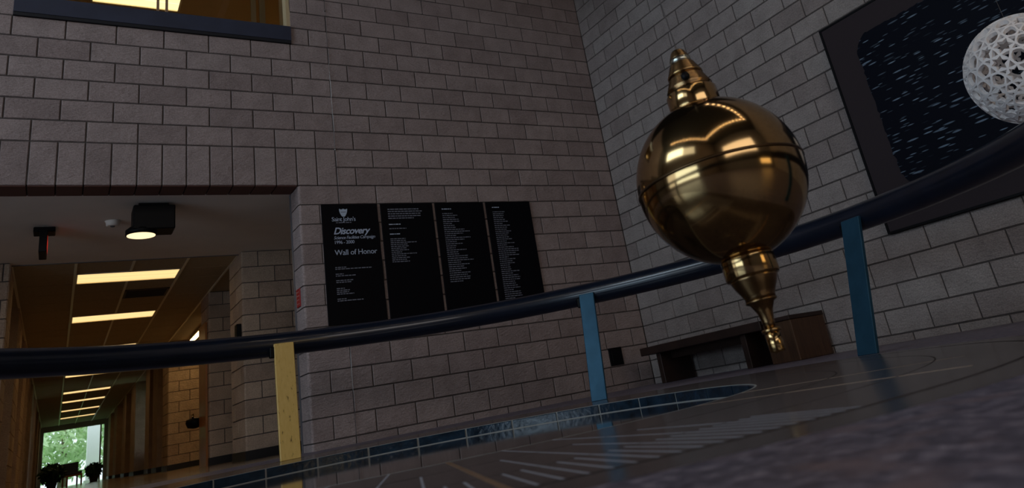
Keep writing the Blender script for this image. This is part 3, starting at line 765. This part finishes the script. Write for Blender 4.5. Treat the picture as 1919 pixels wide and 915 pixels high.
# the lit room behind it
ur = MB()
ur.box(-9, -0.5, 0.3, 8.0, 3.3, 3.45); ur.box(-9, -0.5, 0.3, 8.0, 5.65, 5.8); ur.box(-9, -0.5, 7.9, 8.0, 3.45, 5.65); ur.box(-9.1, -9, 0.3, 8.0, 3.45, 5.65); ur.box(-0.5, -0.4, 0.3, 8, 3.45, 5.65)
ur.build('wall_upper_room', M_CREAM, kind='structure')
b = MB(); b.box(-4.55, -3.4, 2.6, 3.3, 3.45, 5.65); b.build('wall_upper_pier', M_BLOCK_IN, kind='structure')
b = MB(); b.box(-4.10, -4.03, 1.2, 1.24, 3.45, 5.65); b.build('trim_2', M_CREAM, kind='structure')
b = MB(); b.box(-4.20, -4.14, 1.2, 1.24, 3.45, 5.65); b.build('trim_3', M_CREAM, kind='structure')
def troffer(x0, x1, y0, y1, z, label, group, mat=M_GLOW, nb=3):
    r = empty('ceiling_light', ((x0 + x1) / 2, (y0 + y1) / 2, z)); tag(r, label, 'light', group)
    a, c = (x1 - x0) / 2, (y1 - y0) / 2
    f = MB(); f.box(-a, a, -c, -c + 0.02, -0.004, 0.05); f.box(-a, a, c - 0.02, c, -0.004, 0.05); f.box(-a, -a + 0.02, -c, c, -0.004, 0.05); f.box(a - 0.02, a, -c, c, -0.004, 0.05); f.box(-a, a, -c, c, 0.05, 0.06)
    f.build('frame', M_TBAR, r)
    for i in range(nb):
        t0 = -c + 0.02 + (2 * c - 0.04) * i / nb; t1 = -c + 0.02 + (2 * c - 0.04) * (i + 1) / nb - 0.012
        MB().box(-a + 0.02, a - 0.02, t0, t1, 0.004, 0.02).build('diffuser', mat, r)
    return r
troffer(-5.90, -4.97, 1.20, 1.56, 5.42, 'bright ceiling light behind the upper window, cut by the picture top', None, simple('upper_diffuser', (0.8, 0.7, 0.5), 0.5, emit=(1.0, 0.78, 0.42), estr=1.6), 2)
troffer(-8.3, -7.1, 3.4, 4.0, 5.6, 'unseen fill light added deep in the upper room', None, simple('jamb_fill_diffuser', (0.8, 0.7, 0.5), 0.5, emit=(1.0, 0.66, 0.30), estr=7.0), 2)  # unseen lamp, added strong to brighten the window jamb
troffer(-3.0, -1.8, 1.4, 2.0, 5.6, 'unseen fill light added right of the pier in the upper room', None, simple('jamb_fill_diffuser', (0.8, 0.7, 0.5), 0.5, emit=(1.0, 0.66, 0.30), estr=7.0), 2)  # second unseen lamp, also added to warm the jamb

# ------------------------------------------------------------------ vestibule and corridor
CXL, CXR, CY1 = -6.5, -4.1, 33.4
ZC = V(0)
MB().box(-9.0, -1.5, 0.29, 2.9, ZC + 0.002, ZC + 0.6).build('ceiling_soffit', M_PLASTER, kind='structure')
cf = MB(); cf.box(-9.0, -1.5, 0.3, CY1 + 0.4, FL - 0.12, FL); cf.build('floor_corridor', M_CORF, kind='structure')
M_RED_EDGE = simple('red_brown_lintel_paint', (0.11, 0.045, 0.035), 0.8)
# lintel underside
lb = MB().cbox(JT, H - JT, 0.012, 0.285, -0.004, 0.012, 0.002).mesh('lintel_block')
for u in range(-24, 0): child('lintel_block', lb, M_RED_EDGE, wall_back, (U(u), 0, ZC))
def pier(name, x0, x1, y0, y1, sides, side_left=True, base=True, mat=M_BLOCK_IN, zt=ZC, corner='L'):
    """a block pier; front faces -y; bullnosed corner at x0 ('L') or x1 ('R')"""
    o = MB().box(x0 + 0.012, x1 - 0.012, y0 + D0, y1 - D0, FL, zt).build(name, M_MORTAR, kind='structure')
    v0 = math.floor(FL / H) ; n = int(round(zt / H))
    w = (x1 - x0) / H
    for v in range(0, n):
        par = v % 2
        cw = 2 if par else 1
        if corner == 'L':
            corner_block(o, (x0, y0), v * H, cw * H, H, 0.2 if par else 0.4, mat, 'p')
            cells_ = []; u = cw
            while u < w - 0.05: e = min(u + 2, w); cells_.append((u, v, e - u, 1)); u = e
            for c in cells_: place_block(o, (x0, y0, 0), 0, c[0], c[1], c[2], 1, 0.05, 'P', mat)
            # side face, looking at -x
            yy = y0 + (0.2 if par else 0.4)
            while yy < y1 - 0.02:
                e = min(yy + 2 * H, y1)
                me = block_mesh(e - yy, H, 0.05, 'P', mat, random.randrange(5))
                q_ = child('block', me, mat, o, (x0, e, v * H), (0, 0, -PI / 2)); yy = e
        else:
            u = 0; cells_ = []
            if par: cells_.append((0, v, 1, 1)); u = 1
            while u < w - 0.05: e = min(u + 2, w); cells_.append((u, v, e - u, 1)); u = e
            for c in cells_: place_block(o, (x0, y0, 0), 0, c[0], c[1], c[2], 1, 0.05, 'P', mat)
            yy = y0
            if par: yy_end = y0 + H
            while yy < y1 - 0.02:
                e = min(yy + (2 * H if not (par and yy == y0) else H), y1)
                me = block_mesh(e - yy, H, 0.05, 'P', mat, random.randrange(5))
                child('block', me, mat, o, (x1, yy, v * H), (0, 0, PI / 2)); yy = e
    if base:
        bb = MB(); bb.box(x0 - 0.008, x1 + 0.008, y0 - 0.008, y1, FL, FL + 0.105); bb.build('base_strip', M_BASE, o)
    return o
pier('wall_pier_near', -4.10, -1.9, 2.72, 3.55, None)
pier('wall_pier_middle', -4.10, -3.25, 5.30, 6.05, None)
pier('wall_pier_far', -4.10, -3.05, 10.45, 11.4, None)
pier('wall_pier_entry', -9.0, -6.50, 2.75, 3.6, None, corner='R')
# door wood strip on the middle pier, and the alcove walls behind the piers
b = MB(); b.box(-4.135, -4.105, 5.42, 6.05, FL, 2.2); b.build('door_1', M_ORANGEW, kind='structure')
al = MB(); al.box(-1.9, -1.8, 0.3, 14, FL, ZC + 0.3); al.box(-3.0, -2.9, 3.55, 11, FL, ZC); al.build('wall_alcove', M_BLOCK_IN, kind='structure')
MB().box(-9.1, -9.0, 0.3, 2.9, 0, ZC + 0.3).build('wall_vestibule_left', M_BLOCK_IN, kind='structure')
# far part of the corridor: plain piers with recesses between, one window on the right
k = 0
for y in (12.4, 14.2, 18.2, 21.8, 26.2, 30.2):
    k += 1
    o = MB().box(-4.10, -3.5, y, y + (1.0 if k < 3 else 1.6), FL, ZC).build('wall_pier_right', M_BLOCK_IN, kind='structure')
    MB().box(-4.112, -3.5, y - 0.012, y + (1.0 if k < 3 else 1.6), FL, FL + 0.105).build('base_strip', M_BASE, o)
far_r = MB(); far_r.box(-3.5, -3.4, 10.5, 16.9, FL, ZC); far_r.box(-3.5, -3.4, 18.2, CY1, FL, ZC); far_r.box(-3.5, -3.4, 16.9, 18.2, FL, 0.75); far_r.box(-3.5, -3.4, 16.9, 18.2, 2.35, ZC)
far_r.build('wall_corridor_right', M_BLOCK_IN, kind='structure')
wq = MB().box(-3.47, -3.46, 16.9, 18.2, 0.75, 2.35).build('window_2', M_GLASS, kind='structure')
MB().box(-3.50, -3.44, 17.52, 17.58, 0.75, 2.35).build('window_frame', M_BLACK, wq)
k = 0
for y in (5.4, 8.4, 11.6, 15.4, 19.4, 24.0, 29.0):
    k += 1
    o = MB().box(-7.1, -6.50, y, y + 1.5, FL, ZC).build('wall_pier_left', M_BLOCK_IN, kind='structure')
    if k < 4:
        cl = []
        for v in range(1, 13):
            yy = 0.0; first = H if v % 2 else 2 * H
            while yy < 1.5 - 0.02:
                e = min(yy + first, 1.5); first = 2 * H
                me = block_mesh(e - yy, H, 0.05, 'P', M_BLOCK_IN, random.randrange(5)); child('block', me, M_BLOCK_IN, o, (-6.492, y + yy, v * H), (0, 0, PI / 2)); yy = e
    MB().box(-7.1, -6.482, y - 0.01, y + 1.5, FL, FL + 0.105).build('base_strip', M_BASE, o)
MB().box(-7.2, -7.1, 3.6, CY1, FL, ZC).build('wall_corridor_left', M_BLOCK_IN, kind='structure')
for y in (7.0, 13.4):
    d_ = MB().box(-7.095, -7.05, y, y + 1.0, FL, 2.2).build('door_2', M_ORANGEW, kind='structure'); d_.name = 'door_2'
fa = empty('alarm_box', (-4.125, 2.86, 1.52)); tag(fa, 'narrow black and red box on the corner of the nearest corridor pier', 'box')
MB().cbox(-0.035, 0.022, -0.07, 0.07, -0.19, 0.22, 0.006).build('case', M_BLACK, fa)
MB().cbox(-0.030, 0.018, -0.078, -0.068, -0.15, 0.06, 0.003).build('front_panel', M_RED, fa)
# round fixture on the corridor wall beyond the door
fx = empty('wall_fixture', (-4.16, 6.35, 0.80)); tag(fx, 'small dark rounded fixture low beside the orange door edge in corridor', 'fixture')
MB().lathe([(0.02, -0.09), (0.10, -0.07), (0.13, 0.0), (0.12, 0.05), (0.03, 0.07)], 24).build('bowl', M_BLACK, fx)
MB().tube((0.03, 0, 0), (0.62, 0, 0), 0.03, 10).build('arm', M_BLACK, fx)
MB().tube((-0.03, -0.04, 0.06), (-0.03, -0.04, 0.13), 0.018, 10).build('spout', M_BRASS, fx)
# acoustic ceiling: tiles, bars, lights
ceil = MB().box(-7.2, -1.8, 2.9, CY1, ZC + 0.05, ZC + 0.12).build('ceiling_corridor', M_TILEC, kind='structure')
xs = [-6.5, -5.885, -5.285, -4.685, -4.1]
LY = [3.5, 6.5, 10.1, 14.3, 18.5, 21.5, 25.1, 28.7]
tm = {}
nrow = int((CY1 - 2.9) / 0.6)
for j in range(nrow):
    y = 2.9 + 0.6 * j
    for i in range(4):
        if i in (1, 2) and any(abs(y - l) < 0.05 for l in LY): continue
        if j == 3 and i == 2: continue     # vent
        w_ = round(xs[i + 1] - xs[i], 3)
        if w_ not in tm:
            tm[w_] = MB().cbox(0.006, w_ - 0.006, 0.006, 0.594, 0.0, 0.02, 0.003).mesh('ceiling_tile')
        child('ceiling_tile', tm[w_], M_TILEC, ceil, (xs[i], y, ZC + random.uniform(0, 0.002)))
b = MB()
for x in xs:
    y = 2.9
    for l in (LY if x == xs[2] else []): b.box(x - 0.014, x + 0.014, y, l, ZC - 0.008, ZC + 0.012); y = l + 0.6
    b.box(x - 0.014, x + 0.014, y, CY1, ZC - 0.008, ZC + 0.012)
b.build('grid_bar', M_TBAR, ceil)
b = MB(); b.box(-7.1, -6.5, 3.6, CY1, ZC, ZC + 0.05); b.box(-4.1, -1.8, 3.5, CY1, ZC + 0.004, ZC + 0.05); b.build('side_panel', M_TILEC, ceil)
MB().box(-9, -1.8, 2.875, 2.9, ZC - 0.006, ZC + 0.05).build('edge_trim', M_STEELGREY, ceil)
names = ['nearest large ceiling light over the corridor', 'second large ceiling light over the corridor', 'third corridor ceiling light, hidden behind the railing', 'corridor ceiling light just under the railing', 'fifth corridor ceiling light from the opening', 'sixth corridor ceiling light from the opening', 'seventh corridor ceiling light, near the far window', 'last corridor ceiling light before the far window']
for l, nm in zip(LY, names): troffer(-5.875, -4.695, l + 0.01, l + 0.59, ZC, 'glowing rectangular panel, ' + nm if not nm.startswith('x') else nm, 'ceiling lights along the corridor')
# air vent
vt = empty('ceiling_vent', (-4.985, 5.0, ZC)); tag(vt, 'dark slotted air vent in the corridor ceiling between the two nearest lights', 'vent')
MB().box(-0.285, 0.285, -0.285, 0.285, 0.012, 0.05).build('backing', M_BLACK, vt)
f = MB(); f.box(-0.285, 0.285, -0.285, -0.255, -0.006, 0.014); f.box(-0.285, 0.285, 0.255, 0.285, -0.006, 0.014); f.box(-0.285, -0.255, -0.285, 0.285, -0.006, 0.014); f.box(0.255, 0.285, -0.285, 0.285, -0.006, 0.014)
f.build('frame', simple('brown_vent', (0.05, 0.025, 0.012), 0.5), vt)
sl = MB().box(-0.255, 0.255, -0.012, 0.012, -0.003, 0.010).mesh('slat')
for i in range(9): child('slat', sl, bpy.data.materials['brown_vent'], vt, (0, -0.22 + i * 0.055, 0), (0.5, 0, 0))
# long lamp in the alcove
ll = empty('strip_light', (-3.66, 9.0, ZC - 0.02)); tag(ll, 'long narrow strip light in the ceiling of the side alcove', 'light')
MB().box(-0.06, 0.06, -1.45, 1.35, -0.012, 0.03).build('housing', M_TBAR, ll); MB().box(-0.045, 0.045, -1.42, 1.32, -0.022, -0.010).build('diffuser', M_GLOWW, ll)

# vestibule fittings
sp_ = empty('spot_light', (-5.30, 0.62, ZC)); tag(sp_, 'black boxy spotlight with round glowing lens on the soffit', 'light')
MB().cbox(-0.13, 0.13, -0.09, 0.09, -0.035, 0.0, 0.004).build('canopy', M_BLACK, sp_)
MB().cbox(-0.175, 0.185, -0.13, 0.13, -0.27, -0.03, 0.010).build('housing', M_BLACK, sp_)
b = MB(); b.lathe([(0.120, -0.300), (0.134, -0.300), (0.134, -0.25), (0.10, -0.22)], 40, (-0.095, 0.0, 0)).build('lamp_ring', M_BLACK, sp_)
MB().lathe([(0.122, -0.303), (0.122, -0.298), (0.0005, -0.296)], 40, (-0.095, 0.0, 0)).build('lens', M_LENS, sp_)
ex = empty('exit_sign', (-6.18, 1.38, ZC)); tag(ex, 'narrow black exit sign seen edge-on under the soffit, red letters', 'sign')
MB().cbox(-0.09, 0.09, -0.09, 0.09, -0.05, 0.0, 0.006).build('canopy', M_BLACK, ex)
MB().cbox(-0.035, 0.030, -0.17, 0.17, -0.27, -0.045, 0.005).build('case', M_BLACK, ex)
tx = text_mesh('EXIT', 0.17, align='CENTER', bold=0.002); child('lettering', tx, M_REDG, ex, (0.0312, 0.0, -0.225), (PI / 2, 0, PI / 2))
sd = empty('smoke_detector', (-5.61, 1.15, ZC)); tag(sd, 'small pale smoke detector on the soffit left of the black spotlight', 'detector')
MB().lathe([(0.045, -0.052), (0.058, -0.045), (0.060, -0.020), (0.070, 0.0)], 28).build('housing', M_PLASTER, sd)
MB().lathe([(0.018, -0.060), (0.024, -0.052), (0.024, -0.048)], 20).build('sensor', M_STEELGREY, sd)

# end of the corridor: glazed wall, exterior
ew = MB(); ew.box(-7.2, -6.46, CY1, CY1 + 0.12, FL, ZC + 0.1); ew.box(-4.12, -3.4, CY1, CY1 + 0.12, FL, ZC + 0.1); ew.box(-6.46, -4.12, CY1, CY1 + 0.12, 2.48, ZC + 0.1)
ew.build('wall_corridor_end', M_FRAMEW, kind='structure')
wd = MB().box(-6.46, -4.12, CY1 + 0.05, CY1 + 0.06, FL, 2.48).build('window_3', M_GLASS, kind='structure')
wc = empty('white_column', (-4.50, CY1 + 2.2, -0.05)); tag(wc, 'plain white outdoor column seen through the right of the far window', 'column')
MB().cbox(-0.25, 0.25, -0.2, 0.2, 0.3, 3.4, 0.02).build('shaft', simple('white_render', (0.9, 0.9, 0.9), 0.8), wc); MB().cbox(-0.32, 0.32, -0.27, 0.27, 0, 0.3, 0.02).build('plinth', M_FRAMEW, wc)
for x in (-6.44, -4.30, -4.15): MB().box(x - 0.03, x + 0.03, CY1 - 0.03, CY1 + 0.1, FL, 2.48).build('window_frame', M_FRAMEW, wd)
MB().box(-6.46, -4.12, CY1 - 0.03, CY1 + 0.1, 2.44, 2.50).build('window_frame', M_FRAMEW, wd)
MB().box(-60, 50, CY1 + 0.5, 120, -0.25, -0.05).build('ground_lawn', M_GRASS, kind='structure')
def leaf_crown(name, parent, c, rx, rz, n, mat, size, seed):
    rnd = random.Random(seed); b = MB()
    for i in range(n):
        while True:
            p = Vector((rnd.uniform(-1, 1), rnd.uniform(-1, 1), rnd.uniform(-1, 1)))
            if 0.3 < p.length < 1: break
        p = Vector((c[0] + p.x * rx, c[1] + p.y * rx, c[2] + p.z * rz))
        a = Vector((rnd.uniform(-1, 1), rnd.uniform(-1, 1), rnd.uniform(-1, 1))).normalized(); q_ = a.orthogonal().normalized(); s = size * rnd.uniform(0.6, 1.3)
        mdl = a.cross(q_) * 0.12 * s
        b.add([p - a * s, p + q_ * s * 0.4 + mdl, p + a * s, p - q_ * s * 0.4 + mdl], [(0, 1, 2, 3)])
    return b.build(name, mat, parent, kind='stuff')
TL = ['broad bright green tree filling the left of the far window', 'bright green tree behind the others in the middle of far window', 'leafy green tree at the right of the far window', 'green tree seen through the narrow side window of the corridor']
for i, (x, y, rx, zc, rz, n) in enumerate([(-9.5, 44, 3.2, 3.0, 2.8, 2600), (-5.5, 52, 4.4, 3.6, 3.2, 2800), (0.5, 46, 3.0, 2.8, 2.6, 2200), (2.5, 26, 3.2, 2.5, 2.6, 2000)]):
    t = empty('leafy_tree', (x, y, -0.05)); tag(t, TL[i], 'tree', 'trees outside the corridor')
    MB().lathe([(0.30, 0), (0.20, 0.9), (0.16, 2.6), (0.08, 4.2)], 12).build('trunk', M_BARK, t)
    leaf_crown('crown', t, (0, 0, zc), rx, rz, n, M_LEAF, 0.30, i)
MB().box(0, 30, 12, CY1 + 0.5, -0.25, -0.05).build('ground_side_lawn', M_GRASS, kind='structure')
for (x, y, r_, h_, n, lb) in ((-6.02, 28.6, 0.42, 0.36, 420, 'large dark bushy plant at the left of the far window'), (-4.60, 30.6, 0.30, 0.24, 300, 'smaller green potted plant at the right of the far window')):
    t = empty('potted_plant', (x, y, FL)); tag(t, lb, 'plant', 'plants at the end of the corridor')
    MB().lathe([(0.13, 0), (0.18, 0.24), (0.20, 0.26), (0.17, 0.26), (0.16, 0.20)], 20).build('pot', M_POT, t)
    leaf_crown('foliage', t, (0, 0, 0.22 + h_ * 0.9), r_, h_, n, M_LEAFD, 0.13, int(x * -10))
ch = empty('wooden_chair', (-5.35, 30.2, FL), 0.3); tag(ch, 'low orange wooden chair with grey cushion between the two plants', 'chair')
MB().cbox(-0.28, 0.28, -0.26, 0.26, 0.34, 0.40, 0.01).build('seat', M_CHAIRC, ch); MB().cbox(-0.27, 0.27, -0.25, 0.25, 0.40, 0.50, 0.02).build('cushion', M_SEATB, ch)
MB().cbox(-0.28, 0.28, 0.22, 0.27, 0.45, 0.86, 0.01).build('backrest', M_SEATB, ch)
lg = MB().box(-0.025, 0.025, -0.025, 0.025, 0, 0.35).mesh('leg')
for sx in (-0.25, 0.25):
    for sy in (-0.23, 0.23): child('leg', lg, M_CHAIRC, ch, (sx, sy, 0))

# ------------------------------------------------------------------ hall ceiling lamps, seen only as streaks in the brass
lt = empty('lamp_track', (-6.0, -6.5, ROOM_Z - 0.02)); tag(lt, 'track of small round lamps, mirrored as a bright chain in the brass ball', 'lamp')
spots = [(-10.6 + i * 0.66, -10.2) for i in range(15)] + [(-10.6, -9.5 + i * 0.7) for i in range(11)] + [(-1.4, -9.5 + i * 0.7) for i in range(11)]
b = MB(); b.box(-10.65, -1.35, -10.25, -10.15, ROOM_Z - 0.03, ROOM_Z); b.box(-10.65, -10.55, -10.15, -2.3, ROOM_Z - 0.03, ROOM_Z); b.box(-1.45, -1.35, -10.15, -2.3, ROOM_Z - 0.03, ROOM_Z)
b.v = [(x + 6.0, y + 6.5, z - ROOM_Z) for x, y, z in b.v]; b.build('track', M_BLACK, lt)
hm_ = MB().lathe([(0.12, -0.16), (0.14, -0.15), (0.14, -0.03)], 20).mesh('lamp'); lm_ = MB().lathe([(0.0005, -0.168), (0.125, -0.166), (0.125, -0.158)], 20).mesh('lens')
for x, y in spots:
    l_ = child('lamp', hm_, M_BLACK, lt, (x + 6.0, y + 6.5, 0)); child('lens', lm_, M_HALL, l_)
